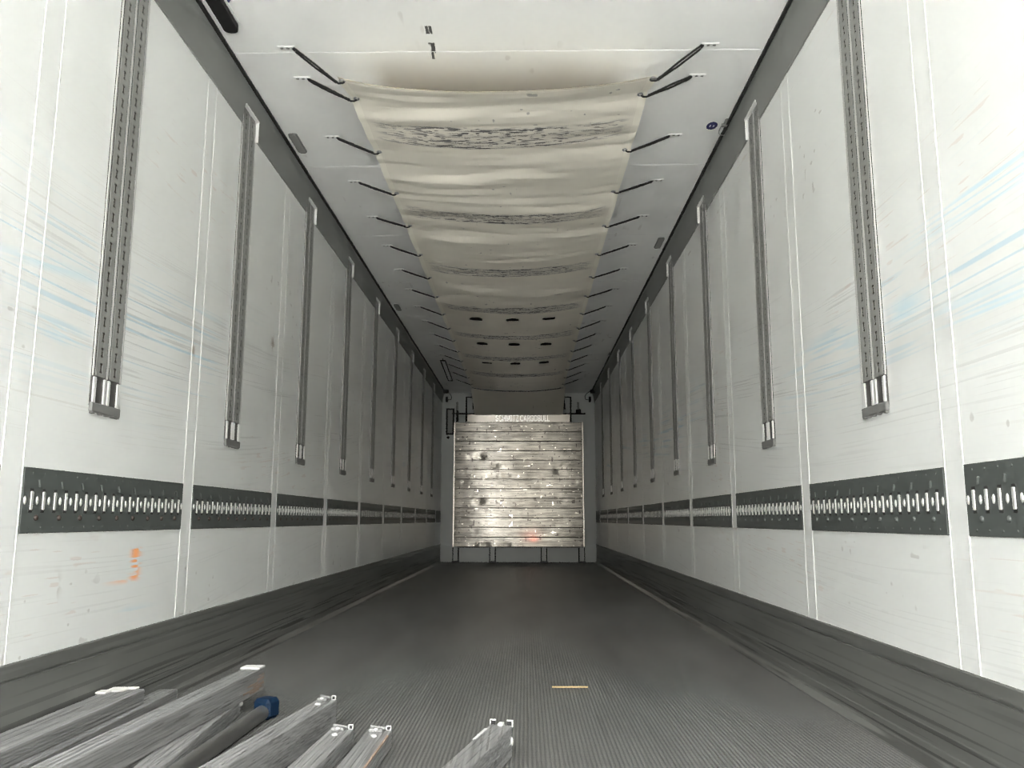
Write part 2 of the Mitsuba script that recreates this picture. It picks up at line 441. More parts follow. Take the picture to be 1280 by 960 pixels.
def perforated(y0, y1, z0, z1, ycut):
    holes, z = [], z0 + 0.012
    while z + 0.032 < z1:
        holes.append(unary_union([sbox(ycut - 0.006, z, ycut + 0.006, z + 0.032), sbox(ycut - 0.0095, z + 0.0, ycut + 0.0095, z + 0.007), sbox(ycut - 0.0095, z + 0.025, ycut + 0.0095, z + 0.032)]))
        z += 0.050
    poly = sbox(y0, z0, y1, z1).difference(unary_union(holes))
    m = trimesh.creation.extrude_polygon(poly, 0.003, engine='earcut')
    v = m.vertices
    m.vertices = np.stack([0.004 + v[:, 2], v[:, 0], v[:, 1]], 1)
    return m


for s, sn in ((0, 'left'), (1, 'right')):
    P = {}
    P['back_plate'] = mikit.ply(side(bx(0.0, 0.003, -0.0925, 0.0925, TZ0 + 0.02, TZ1), s), 'track_shade')
    chans, deep = [], []
    for c in (-0.045, 0.045):
        chans.append(mikit.ply(side(perforated(c - 0.031, c + 0.031, TZG, TZ1, c), s), 'track_grey'))
        deep.append(bx(0.003, 0.0036, c - 0.012, c + 0.012, TZG + 0.004, TZ1 - 0.004))
    P['slot_back'] = mikit.ply(side(cat(deep), s), 'track_deep')
    lips = [mikit.ply(side(bx(0.003, 0.0065, c - w, c + w, TZG - 0.002, TZ1), s), 'track_lip') for c, w in ((-0.0890, 0.0035), (0.0, 0.0045), (0.0890, 0.0035))]
    guides = [mikit.ply(side(cham(0.002, 0.008, c - w, c + w, TZ0 + 0.03, TZG - 0.004, 0.002), s), 'bright_strip') for c, w in ((-0.076, 0.0095), (-0.0125, 0.0085), (0.0125, 0.0085), (0.076, 0.0095))]
    teeth = [cham(0.0, 0.011, c - 0.008, c + 0.008, TZ0 - 0.005, TZ0 + 0.004, 0.001) for c in (-0.078, -0.03, 0.012, 0.05, 0.08)]
    P['end_bracket'] = mikit.ply(side(cat(cham(0.0, 0.012, -0.0925, 0.0925, TZ0, TZ0 + 0.030, 0.003), teeth), s), 'track_dark')
    sl = [bx(0.0, 0.020, 0.0928, 0.098, 2.515, 2.624), bx(0.0, 0.022, -0.098, 0.098, TZ1 + 0.002, TZ1 + 0.010)]
    P['sealant_frame'] = mikit.ply(side(cat(sl), s), 'bead_white')
    vis = [y for y in TRACK_Y if y > 1.9]
    for i, ty in enumerate(TRACK_Y):
        if ty < 1.9:
            continue
        j = vis.index(ty)
        t = thing('load_track', f'tall grey twin load track on the {sn} wall, {ORD[j]}', 'load track', f'vertical load tracks on the {sn} wall')
        part(t, 'back_plate', shifted(P['back_plate'], y=ty))
        for c in chans:
            part(t, 'perforated_channel', shifted(c, y=ty))
        part(t, 'slot_back', shifted(P['slot_back'], y=ty), 'dark backing seen through the slots')
        for l in lips:
            part(t, 'channel_lip', shifted(l, y=ty))
        for g in guides:
            part(t, 'guide_strip', shifted(g, y=ty), 'bright polished strip at the foot of the track')
        part(t, 'end_bracket', shifted(P['end_bracket'], y=ty), 'dark toothed bracket closing the foot')
        part(t, 'sealant_frame', shifted(P['sealant_frame'], y=ty), 'white sealant round the top end')

# ------------------------------------------------------------------ horizontal anchoring rails between the joints
NB, BP = 18, 0.05755
for s, sn in ((0, 'left'), (1, 'right')):
    L = S - 2 * G - 0.012
    b0 = -(NB - 1) / 2 * BP
    plate = mikit.ply(side(cham(0.0, 0.0045, -L / 2, L / 2, RB, RT, 0.0015), s), 'rail_green')
    bar = mikit.ply(side(cat(cham(0.003, 0.0085, -0.0066, 0.0066, 0.685, 0.736, 0.002)), s), 'rail_bright')
    dim = trimesh.creation.icosphere(subdivisions=2, radius=1.0)
    dim.apply_scale((0.0035, 0.0058, 0.012)); dim.apply_translation((0.0045, 0, 0.711))
    dimple = mikit.ply(side(dim, s), 'rail_bright', smooth=60)
    ring = []
    holes = [bx(0.0044, 0.0056, b0 + i * BP - 0.0078, b0 + i * BP + 0.0078, 0.678, 0.743) for i in range(NB)]
    slots = mikit.ply(side(cat(holes), s), 'rail_hole')
    nk, bo = [], []
    for i in range(0, NB, 2):
        y = b0 + (i + 0.5) * BP
        a = cham(0.004, 0.011, -0.0035, 0.0035, -0.011, 0.011, 0.002)
        a.apply_transform(trimesh.transformations.rotation_matrix(0.35 * (1 if s == 0 else 1), [1, 0, 0])); a.apply_translation((0, y, 0.757))
        nk.append(a)
        b = trimesh.creation.icosphere(subdivisions=1, radius=0.0085); b.apply_scale((0.8, 1, 1)); b.apply_translation((0.005, y, 0.664))
        bo.append(b)
    notch = mikit.ply(side(cat(nk), s), 'rail_green')
    bolts = mikit.ply(side(cat(bo), s), 'bolt_rust' if s == 0 else 'rail_green', smooth=60)
    rv = []
    for i in range(NB):
        for z in (0.637, 0.785):
            r = trimesh.creation.icosphere(subdivisions=1, radius=0.0035); r.apply_scale((0.6, 1, 1)); r.apply_translation((0.0045, b0 + i * BP, z)); rv.append(r)
    rivets = mikit.ply(side(cat(rv), s), 'rail_green', smooth=60)
    allbars = mikit.ply(side(cat([cham(0.003, 0.0085, b0 + i * BP - 0.0066, b0 + i * BP + 0.0066, 0.685, 0.736, 0.003) for i in range(NB)]), s), 'rail_bright')
    segs = [(a + S / 2) for a in JOINTS[1:] if a + S / 2 < D - 0.4]
    first = 0 if s == 0 else 0
    for j, yc in enumerate(segs):
        where = ORD[j]
        t = thing('anchor_rail', f'dark green perforated anchor rail on the {sn} wall, {where}', 'anchor rail', f'anchor rails along the {sn} wall')
        part(t, 'plate', shifted(plate, y=yc))
        part(t, 'slots', shifted(slots, y=yc), 'black slots behind the bars', 'stuff')
        if yc < 7.2:
            for i in range(NB):
                part(t, 'bar', shifted(bar, y=yc + b0 + i * BP))
            for i in range(NB + 1):
                if abs(b0 + (i - 0.5) * BP) < L / 2 - 0.006:
                    part(t, 'dimple', shifted(dimple, y=yc + b0 + (i - 0.5) * BP))
        else:
            part(t, 'bars', shifted(allbars, y=yc), 'row of bright upright bars', 'stuff')
        part(t, 'notches', shifted(notch, y=yc), None, 'stuff')
        part(t, 'bolts', shifted(bolts, y=yc), None, 'stuff')
        part(t, 'rivets', shifted(rivets, y=yc), None, 'stuff')
    # short last piece against the front wall
    a = JOINTS[-1] + G + 0.006
    if D - a > 0.08:
        t = thing('anchor_rail', f'short dark anchor rail end against the front wall on the {sn} side', 'anchor rail', f'anchor rails along the {sn} wall')
        part(t, 'plate', mikit.ply(side(cham(0.0, 0.0045, a, D - 0.02, RB, RT, 0.0015), s), 'rail_green'))

# ------------------------------------------------------------------ canvas air duct under the ceiling
XL, XR = 0.545, 1.912
XC, HW = (XL + XR) / 2, (XR - XL) / 2
YE = 12.35
STRAP_Y = [3.345, 3.60] + [4.205 + 0.6 * k for k in range(14)]
STRAP_Y = [y for y in STRAP_Y if y < YE + 0.1]


def edge_z(y):
    return np.interp(y, [3.34, 3.6, 4.2, 5.4, 12.4], [2.533, 2.588, 2.603, 2.617, 2.617])


def canvas_z(x, y):
    u = (x - XC) / HW
    y = np.asarray(y, float)
    base = edge_z(y) - np.interp(y, [3.34, 3.8, 12.4], [0.052, 0.050, 0.052]) * (1 - np.abs(u) ** 2.4)
    i = np.clip((y - 3.6) / 0.6, -0.4, None)
    base = base - 0.010 * (0.5 - 0.5 * np.cos(2 * np.pi * i)) * (1 - u ** 2 * 0.6)
    pull = 0.0
    for ys in STRAP_Y[:8]:
        pull = pull + 0.010 * np.exp(-((y - ys) / 0.06) ** 2) * np.abs(u) ** 5
    P = np.stack([x * 1.1, y * 7.5 + 0.25 * np.sin(x * 3.0 + y), np.zeros_like(x)], -1)
    wr = nfbm(P, 3, 5) - 0.5
    P2 = np.stack([x * 2.2 + 9, y * 16.0 + x * 2.0, np.zeros_like(x) + 3], -1)
    wr2 = nnoise(P2, 8) - 0.5
    fade = np.interp(y, [3.34, 3.42, 7, 9], [0.5, 1.0, 1.0, 0.5])
    return base + pull + (0.050 * wr + 0.010 * wr2) * fade * (1 - np.abs(u) ** 4 * 0.6)


def sheet(xs, ys, zf, off=0.0):
    X, Y = np.meshgrid(xs, ys)
    Z = zf(X, Y) + off
    n, m = len(xs), len(ys)
    V = np.stack([X, Y, Z], -1).reshape(-1, 3)
    i = np.arange((m - 1) * n).reshape(m - 1, n)[:, :-1].ravel()
    F = np.vstack([np.stack([i, i + 1, i + n + 1], 1), np.stack([i, i + n + 1, i + n], 1)])
    return trimesh.Trimesh(V, F[:, ::-1], process=False)


def thick(m, t):
    a = m.copy(); b = m.copy()
    b.vertices = b.vertices + np.array([0, 0, t])
    return cat(a, trimesh.Trimesh(b.vertices, b.faces[:, ::-1], process=False))


duct = thing('canvas_air_duct', 'long sagging cream canvas strip under the ceiling with dark scuffed bands', 'canvas')
ys = np.concatenate([np.arange(3.34, 7.0, 0.016), np.arange(7.0, YE, 0.035), [YE]])
part(duct, 'sheet', mikit.ply(thick(sheet(np.linspace(XL, XR, 90), ys, canvas_z), 0.0015), 'canvas', smooth=True))
hy = np.arange(3.338, 3.368, 0.006)
part(duct, 'hem', mikit.ply(thick(sheet(np.linspace(XL, XR, 90), hy, canvas_z, -0.0030), 0.0055), 'hem_cloth', smooth=True), 'folded front hem')
for a, b in ((XL - 0.002, XL + 0.034), (XR - 0.034, XR + 0.002)):
    part(duct, 'hem', mikit.ply(thick(sheet(np.linspace(a, b, 4), ys, canvas_z, -0.0014), 0.003), 'hem_cloth', smooth=True), 'stitched side hem')
# the end piece slopes down on to the top of the bulkhead
YB = D - 0.11


def end_z(x, y):
    u = (x - XC) / HW
    t = np.clip((y - YE) / (YB - 0.03 - YE), 0, 1)
    return (1 - t) * canvas_z(x, np.full_like(y, YE)) + t * 2.315 - 0.02 * np.sin(math.pi * t) * (1 - u ** 2) + 0.010 * (nfbm(np.stack([x * 5, y * 2, x * 0], -1), 2, 3) - 0.5)


part(duct, 'end_flap', mikit.ply(thick(sheet(np.linspace(XL - 0.01, XR + 0.03, 40), np.linspace(YE, YB - 0.03, 24), end_z), 0.0015), 'canvas', smooth=True), 'flap falling to the top of the bulkhead')
part(duct, 'crease_line', mikit.ply(tube([(x, YE, float(canvas_z(np.array([x]), np.array([YE]))[0]) - 0.006) for x in np.linspace(XL, XR, 24)], 0.008, 6), 'track_dark', smooth=40), 'dark line along the crease')  # dark tube drawn along the fold of the canvas
for yv in (7.86, 9.02, 10.12):
    for xv in (0.875, 1.225, 1.575):
        q = []
        for k in range(24):
            w = 2 * math.pi * k / 24
            q.append((0.062 * math.cos(w), (0.018 if math.sin(w) > 0 else 0.05) * math.sin(w)))
        P = np.array(q) + [xv, yv]
        cz = canvas_z(P[:, 0], P[:, 1]) - 0.004 - 0.012 * (P[:, 1] > yv)
        c0 = canvas_z(np.array([xv]), np.array([yv]))[0] - 0.010
        V = np.vstack([np.column_stack([P, cz]), [[xv, yv, c0]]])
        F = [[k, (k + 1) % 24, 24] for k in range(24)]
        part(duct, 'vent_slit', mikit.ply(trimesh.Trimesh(V, F, process=False), 'cord_black', smooth=True), 'black gaping vent slit')

# grommets, straps, anchors
tor = trimesh.creation.torus(0.011, 0.0035, major_sections=14, minor_sections=6)
grommet = mikit.ply(tor, 'steel_dark', smooth=60)
for s, sn in ((0, 'left'), (1, 'right')):
    for j, y in enumerate(STRAP_Y):
        ax = 0.352 if s == 0 else 2.110
        gx = (0.560 if s == 0 else 1.893) if j else (0.550 if s == 0 else 1.912)
        gz = float(canvas_z(np.array([gx]), np.array([y + 0.004]))[0]) - (0.010 if j < 2 else 0.008)
        sg = 1 if s == 0 else -1
        part(duct, 'grommet', shifted(grommet, gx + sg * 0.012, y + 0.004, gz))
        t = thing('elastic_strap', f'black elastic strap on the {sn} edge of the canvas, {ORD[j]}', 'strap', f'elastic straps along the {sn} edge of the canvas')
        A = np.array([ax, y, H - 0.014]); B = np.array([XL - 0.010 if s == 0 else XR + 0.010, y + 0.004, gz - 0.003])
        gap = 0.020 if j == 0 else 0.014 if j == 1 else 0.006
        for o in (-gap, gap):
            mid = (A + B) / 2 + np.array([0, o, -0.001])
            part(t, 'cord', mikit.ply(tube([A + [0, o * 0.8, 0], mid, B + [0, o * 0.25, 0]], 0.0046 if j < 2 else 0.0056, 6), 'cord_black', smooth=50))
        kn = trimesh.creation.icosphere(subdivisions=1, radius=0.009); kn.apply_scale((0.9, 0.9, 0.8)); kn.apply_translation(B)
        hk = tube([B + [0, 0, -0.001], B + [sg * 0.012, 0, -0.008], B + [sg * 0.030, 0, -0.007], B + [sg * 0.037, 0, -0.001]], 0.0042, 6)
        part(t, 'hook', mikit.ply(cat(kn, hk), 'cord_black', smooth=50))
        lp = tube([A + [0, -0.008, 0], A + [-sg * 0.008, 0, 0.006], A + [0, 0.008, 0]], 0.005, 6)
        part(t, 'loop', mikit.ply(lp, 'cord_black', smooth=50))
        x0, x1 = sorted((ax - sg * 0.075, ax + sg * 0.004))
        part(t, 'anchor_plate', mikit.ply(cham(x0, x1, y - 0.011, y + 0.011, H - 0.005, H + 0.001, 0.002), 'bead_white'), 'white anchor plate screwed to the ceiling')
        for q in (0.030, 0.056):
            part(t, 'screw', mikit.ply(bx(ax - sg * q - 0.006, ax - sg * q + 0.006, y - 0.0045, y + 0.0045, H - 0.008, H - 0.004), 'track_dark'))

# ------------------------------------------------------------------ fittings on the ceiling
def pill(x, y, lx, ly, z0, z1, rot=0.0):
    r = min(lx, ly) / 2 * 0.8
    p = sbox(-lx / 2 + r, -ly / 2 + r, lx / 2 - r, ly / 2 - r).buffer(r, 6)
    m = trimesh.creation.extrude_polygon(p, z1 - z0, engine='earcut')
    m.apply_transform(trimesh.transformations.rotation_matrix(rot, [0, 0, 1]))
    m.apply_translation((x, y, z0))
    return m


for x, y, lab in ((0.113, 4.28, 'small flush ceiling lamp beside the left cove, next to the third strap'), (0.117, 7.854, 'small flush ceiling lamp beside the left cove, far along the ceiling'),
                  (2.340, 5.97, 'small flush ceiling lamp beside the right cove')):
    t = thing('ceiling_lamp', lab, 'lamp', 'flush ceiling lamps')
    part(t, 'rim', mikit.ply(pill(x, y, 0.048, 0.235, H - 0.008, H + 0.001), 'track_dark'))
    part(t, 'lens', mikit.ply(pill(x, y, 0.036, 0.215, H - 0.011, H - 0.002), 'lens_grey'), 'ribbed grey lens')
t = thing('black_ceiling_box', 'long black round-ended housing on the ceiling at the top left corner', 'lamp housing')
part(t, 'housing', mikit.ply(pill(0.136, 2.86, 0.058, 0.66, H - 0.03, H + 0.001), 'cord_black', smooth=40))
part(t, 'base', mikit.ply(pill(0.132, 2.86, 0.085, 0.69, H - 0.005, H + 0.001), 'bead_white'), 'white base plate')
for x, y, lab in ((0.165, 2.985, 'dark blue oval sticker on the ceiling beside the black housing, cut by the top edge'), (2.322, 4.106, 'dark blue oval sticker on the ceiling beside the right cove')):
    t = thing('oval_sticker', lab, 'sticker', 'blue oval stickers on the ceiling')
    e = Polygon([(0.028 * math.cos(w), 0.042 * math.sin(w)) for w in np.linspace(0, 2 * math.pi, 28)[:-1]])
    m = trimesh.creation.extrude_polygon(e, 0.002, engine='earcut'); m.apply_translation((x, y, H - 0.002))
    part(t, 'disc', mikit.ply(m, 'tag_blue'))
    part(t, 'print', mikit.ply(cat(bx(x - 0.013, x - 0.006, y - 0.008, y + 0.010, H - 0.003, H - 0.002), bx(x + 0.005, x + 0.012, y - 0.008, y + 0.010, H - 0.003, H - 0.002)), 'pale_print'), 'small pale print')
for x, y, lab in ((2.392, 4.10, 'small wire loop clipped to the seal of the right cove beside the blue sticker'), (2.392, 10.15, 'small dark clip on the seal of the right cove far along the ceiling')):
    t = thing('wire_clip', lab, 'clip')
    w = [(x + 0.02 - 0.052 * math.sin(a) * 1.0, y + 0.10 - 0.10 * (1 - math.cos(a)), H - 0.006 - 0.016 * math.sin(a)) for a in np.linspace(0.1, math.pi * 0.62, 9)]
    part(t, 'wire', mikit.ply(tube(w, 0.003, 6), 'steel_dark', smooth=50))
    part(t, 'clasp', mikit.ply(cat(cham(x - 0.026, x + 0.004, y - 0.022, y - 0.004, H - 0.016, H, 0.003), cham(x - 0.018, x - 0.004, y - 0.075, y - 0.02, H - 0.012, H, 0.003)), 'track_dark'))
t = thing('rod_frame', 'thin dark rod frame hanging under the ceiling left of the far end of the canvas', 'frame')
for x in (0.29, 0.35):
    part(t, 'rod', mikit.ply(tube([(x - 0.02, 10.45, H - 0.03), (x - 0.06, 12.0, H - 0.03)], 0.008, 6), 'cord_black', smooth=50))
for y, o in ((10.45, 0.02), (12.0, 0.06)):
    part(t, 'crossbar', mikit.ply(cat(tube([(0.29 - o, y, H - 0.03), (0.35 - o, y, H - 0.03)], 0.008, 6), tube([(0.32 - o, y, H - 0.03), (0.32 - o, y, H + 0.001)], 0.006, 6)), 'cord_black', smooth=50))

# ------------------------------------------------------------------ bulkhead
q = (YB - 0.0) / D


def bxz(x, z):
    return CAM[0] + (x - CAM[0]) * q, CAM[2] + (z - CAM[2]) * q


(bx0, bz0), (bx1, bz1) = bxz(0.200, 0.242), bxz(2.270, 2.210)
bh = thing('aluminium_bulkhead', 'dented aluminium plank bulkhead standing at the front wall', 'bulkhead')
NP = 13
ph = (bz1 - bz0) / NP
dents = [(RNG.uniform(bx0 + 0.1, bx1 - 0.1), RNG.uniform(bz0 + 0.1, bz1 - 0.1), RNG.uniform(0.015, 0.06), RNG.uniform(0.001, 0.006)) for _ in range(70)]
dents += [(0.62, 1.65, 0.07, 0.02), (0.62, 0.95, 0.06, 0.02), (0.86, 1.50, 0.06, 0.016), (1.87, 1.42, 0.07, 0.018), (1.45, 1.28, 0.08, 0.014), (0.55, 0.27, 0.05, 0.02), (0.72, 0.27, 0.06, 0.02), (1.05, 0.27, 0.07, 0.02), (0.85, 1.33, 0.08, 0.01), (1.05, 1.34, 0.07, 0.012)]
for i in range(NP):
    z0, z1 = bz0 + i * ph, bz0 + (i + 1) * ph
    xs = np.linspace(bx0 + 0.012, bx1 - 0.012, 110)
    zs = np.concatenate([[z0 + 0.0015], [z0 + 0.0045], np.linspace(z0 + 0.007, z1 - 0.007, 9), [z1 - 0.0045], [z1 - 0.0015]])
    X, Z = np.meshgrid(xs, zs)
    Y = np.full_like(X, YB)
    Y[0] += 0.005; Y[-1] += 0.005
    Y += 0.0012 * (nfbm(np.stack([X * 1.0, Z * 5, X * 0 + i], -1), 3, 2) - 0.5)
    for dx, dz, r, a in dents:
        Y += 0.28 * a * np.exp(-(((X - dx) / r) ** 2 + ((Z - dz) / (r * 0.7)) ** 2))
    n = len(xs)
    V = np.stack([X, Y, Z], -1).reshape(-1, 3)
    k = np.arange((len(zs) - 1) * n).reshape(-1, n)[:, :-1].ravel()
    F = np.vstack([np.stack([k, k + 1, k + n + 1], 1), np.stack([k, k + n + 1, k + n], 1)])
    part(bh, 'plank', mikit.ply(trimesh.Trimesh(V, F, process=False), 'bulk_alu', smooth=True, uv=V[:, [2, 0]]))
part(bh, 'core', mikit.ply(bx(bx0 + 0.005, bx1 - 0.005, YB + 0.035, YB + 0.06, bz0, bz1), 'track_dark'))
for a, b in ((bx0 - 0.004, bx0 + 0.018), (bx1 - 0.018, bx1 + 0.004)):
    ep = part(bh, 'edge_profile', mikit.ply(cham(a, b, YB - 0.010, YB + 0.06, bz0 - 0.002, bz1 + 0.004, 0.003), 'bulk_edge'), 'riveted edge profile')
    rv = []
    z = bz0 + 0.05
    while z < bz1:
        r = trimesh.creation.icosphere(subdivisions=1, radius=0.007); r.apply_translation(((a + b) / 2, YB - 0.011, z)); rv.append(r)
        z += 0.075
    part(ep, 'rivets', mikit.ply(cat(rv), 'alu_bright', smooth=60), None, 'stuff')
hx0, hz0 = bxz(0.408, 2.215)
hx1, hz1 = bxz(2.062, 2.345)
hd = part(bh, 'header', mikit.ply((lambda V: trimesh.Trimesh(V, [[0, 1, 3], [0, 3, 2]], process=False))(np.array([[hx0, YB, hz0], [hx1, YB, hz0], [hx0, YB, hz1], [hx1, YB, hz1]])), 'header_alu', smooth=True,
                              uv=np.array([[hz0, hx0], [hz0, hx1], [hz1, hx0], [hz1, hx1]])), 'smooth header strip above the planks')
part(hd, 'backing', mikit.ply(bx(hx0, hx1, YB + 0.003, YB + 0.04, hz0 - 0.02, hz1), 'track_dark'))
tm = text_mesh('SCHMITZ CARGOBULL', 0.10, 0.004, bold=True)
tw = tm.bounds[1][0] - tm.bounds[0][0]
v = tm.vertices
tm = trimesh.Trimesh(np.stack([0.872 + (v[:, 0] - tm.bounds[0][0]) * 0.86 / tw, YB - 0.001 - v[:, 2], hz0 + 0.012 + v[:, 1]], 1), tm.faces, process=False)
part(hd, 'lettering', mikit.ply(tm, 'alu_bright'), 'pale raised maker lettering')
part(bh, 'top_rail', mikit.ply(bx(hx0 - 0.14, bx1 + 0.04, YB - 0.02, YB + 0.02, hz1 - 0.004, hz1 + 0.010), 'cord_black'), 'dark rail along the top')
for x in (0.245, 0.826, 1.635, 2.229):
    px, _ = bxz(x, 0)
    ps = part(bh, 'post', mikit.ply(cat(cham(px - 0.034, px + 0.034, YB - 0.004, D - 0.013, 0.030, bz0 + 0.004, 0.003)), 'front_grey'), 'short grey post under the planks')
    part(ps, 'gasket', mikit.ply(cat(bx(px - 0.050, px - 0.034, YB + 0.01, D - 0.013, 0.030, bz0), bx(px + 0.034, px + 0.050, YB + 0.01, D - 0.013, 0.030, bz0)), 'seal_black'), 'black gaskets on both sides')
    part(ps, 'foot', mikit.ply(bx(px - 0.055, px + 0.055, YB - 0.01, D - 0.02, 0.0, 0.030), 'seal_black'))
part(bh, 'lower_edge', mikit.ply(bx(bx0, bx1, YB - 0.004, YB + 0.06, bz0 - 0.012, bz0 + 0.001), 'track_dark'))

# frames, cables and the sensor beside the canvas end
YF = YB - 0.045
for sgn, xa, xb, sn in ((1, 0.405, 0.520, 'left'), (-1, 2.067, 1.962, 'right')):
    t = thing('hanger_bracket', f'black bracket at the {sn} corner of the canvas end above the bulkhead', 'bracket', 'brackets at the canvas end')
    part(t, 'upright', mikit.ply(bx(xa - 0.012, xa + 0.012, YF - 0.012, YF + 0.012, hz0, 2.600), 'cord_black'))
    part(t, 'crossbar', mikit.ply(bx(min(xa, xb), max(xa, xb), YF - 0.012, YF + 0.012, 2.588, 2.606), 'cord_black'))
    part(t, 'handle', mikit.ply(cat(bx(xb - 0.010, xb + 0.010, YF - 0.012, YF + 0.012, 2.47, 2.60), bx(xb - 0.020, xb + 0.020, YF - 0.014, YF + 0.014, 2.40, 2.50)), 'cord_black'))
    part(t, 'side_rod', mikit.ply(bx(min(xa, xa - sgn * 0.23), max(xa, xa - sgn * 0.23), YF - 0.01, YF + 0.01, 2.325, 2.341), 'cord_black'))
    part(t, 'catch', mikit.ply(cat(bx(xa - sgn * 0.143 - 0.018, xa - sgn * 0.143 + 0.018, YF - 0.02, YF + 0.02, hz0 - 0.0, 2.38)) if sgn == 1 else cat(cham(2.15, 2.23, YF - 0.02, YF + 0.02, 2.325, 2.40, 0.012)), 'cord_black'))
    t = thing('corner_cable', f'black plug on a thin cable in the upper {sn} corner of the front wall', 'cable', 'corner cables')
    x = 0.075 if sgn == 1 else W - 0.075
    part(t, 'plug', mikit.ply(cham(x - 0.018, x + 0.018, D - 0.05, D, 2.535, 2.625, 0.008), 'cord_black'))
    part(t, 'cable', mikit.ply(tube([(x + sgn * 0.016, D - 0.03, 2.57), (x + sgn * 0.07, D - 0.04, 2.575), (x + sgn * 0.085, D - 0.05, 2.62), (x + sgn * 0.06, D - 0.12, 2.66), (x + sgn * 0.01, D - 0.35, 2.67)], 0.006, 6), 'cord_black', smooth=50))
    part(t, 'clamp', mikit.ply(cham(x - 0.02, x + 0.06, D - 0.40, D - 0.30, H - 0.05, H, 0.008), 'cord_black'))
t = thing('sensor_frame', 'upright black-edged rectangular sensor guard on the front wall left of the bulkhead', 'sensor')
sx0, sx1, sz0, sz1 = 0.070, 0.200, 2.01, 2.435
part(t, 'border', mikit.ply(cat(bx(sx0, sx0 + 0.024, D - 0.03, D, sz0, sz1), bx(sx1 - 0.024, sx1, D - 0.03, D, sz0, sz1), bx(sx0, sx1, D - 0.03, D, sz0, sz0 + 0.022), bx(sx0, sx1, D - 0.03, D, sz1 - 0.022, sz1)), 'cord_black'))
part(t, 'panel', mikit.ply(bx(sx0 + 0.02, sx1 - 0.02, D - 0.012, D, sz0 + 0.02, sz1 - 0.02), 'trim_grey'))
part(t, 'knob', mikit.ply(cham(0.085, 0.125, D - 0.03, D, 1.945, 1.985, 0.01), 'cord_black'))


# ------------------------------------------------------------------ aluminium load beams on the floor
def beam_profile(w, h):
    p = sbox(-w / 2, 0, w / 2, h).buffer(-0.005).buffer(0.005, 4)
    for f in (-0.25, 0.0, 0.25):
        p = p.difference(sbox(f * w - 0.0018, h - 0.0020, f * w + 0.0018, h + 1)).difference(sbox(f * w - 0.0018, -1, f * w + 0.0018, 0.0020))
    for f in (0.3, 0.5, 0.7):
        for sg in (-1, 1):
            p = p.difference(sbox(min(sg * w, sg * (w / 2 - 0.002)), f * h - 0.0018, max(sg * w, sg * (w / 2 - 0.002)), f * h + 0.0018))
    return p


def beam(label, cx, cy, z0, slope, w, h, length, fit='claw', tilt=0.0):
    """Far end centred at (cx, cy); runs back towards the camera along direction (slope, 1)."""
    M = T().translate([cx, cy, z0]).rotate([0, 0, 1], -math.degrees(math.atan(slope))).rotate([1, 0, 0], tilt)
    t = thing('load_beam', label, 'load beam', 'aluminium load beams lying on the floor')
    outer = beam_profile(w, h)
    body = extrude_y(outer.difference(sbox(-w / 2 + 0.006, 0.006, w / 2 - 0.006, h - 0.006)), -length, 0.0)
    put = lambda name, m, mat, lab=None, sm=False: part(t, name, {**mikit.ply(m, mat, smooth=sm), 'to_world': M}, lab)
    put('profile', body, 'alu')
    put('end_block', cham(-w / 2 + 0.008, w / 2 - 0.008, -0.06, 0.006, 0.008, h - 0.008, 0.003), 'steel_dark', 'dark block plugging the end')
    if fit == 'claw':
        for sx in (-1, 1):
            x = sx * (w / 2 - 0.008)
            put('claw', cat(bx(x - 0.009, x + 0.009, 0.004, 0.010, h + 0.010, h + 0.013), bx(x + sx * 0.006, x + sx * 0.009, 0.004, 0.010, h - 0.006, h + 0.010), bx(x - 0.009, x + 0.009, 0.004, 0.010, h - 0.006, h - 0.003)), 'white_plate', 'bright C-shaped claw at the end')
            put('claw_gap', bx(x - 0.008, x + 0.006, 0.006, 0.009, h - 0.003, h + 0.010), 'seal_black', 'dark opening of the claw')
        put('latch', cham(-0.008, 0.008, -0.010, 0.012, h - 0.004, h + 0.006, 0.002), 'white_plate', 'bright latch in the middle of the end')
    if fit == 'lever':
        x = w / 2 - 0.010
        put('claw', cat(bx(x - 0.007, x + 0.007, -0.002, 0.004, h + 0.010, h + 0.0125), bx(x - 0.007, x - 0.0045, -0.002, 0.004, h, h + 0.010), bx(x + 0.0045, x + 0.007, -0.002, 0.004, h, h + 0.010), bx(x - 0.007, x + 0.007, -0.002, 0.004, h - 0.002, h + 0.001)), 'white_plate', 'bright square claw at the end')
        put('claw_gap', bx(x - 0.0045, x + 0.0045, 0.000, 0.003, h + 0.001, h + 0.010), 'seal_black', 'dark opening of the claw')
        put('lever', cat(cham(-w / 2 + 0.010, w / 2 - 0.024, -0.030, -0.002, h, h + 0.010, 0.002), tube([(-w / 2 + 0.012, -0.004, h + 0.012), (w / 2 - 0.016, -0.014, h + 0.008)], 0.004, 6)), 'alu', 'release lever on top')
        rv = trimesh.creation.icosphere(subdivisions=2, radius=0.009); rv.apply_scale((1, 1, 0.5)); rv.apply_translation((-0.002, -0.075, h + 0.001))
        put('rivet_head', rv, 'white_plate', 'bright rivet head', 60)
        rv = trimesh.creation.icosphere(subdivisions=2, radius=0.006); rv.apply_scale((1, 1, 0.6)); rv.apply_translation((-0.004, -0.035, h + 0.010))
        put('rivet_head', rv, 'white_plate', None, 60)
    return t, M, w, h


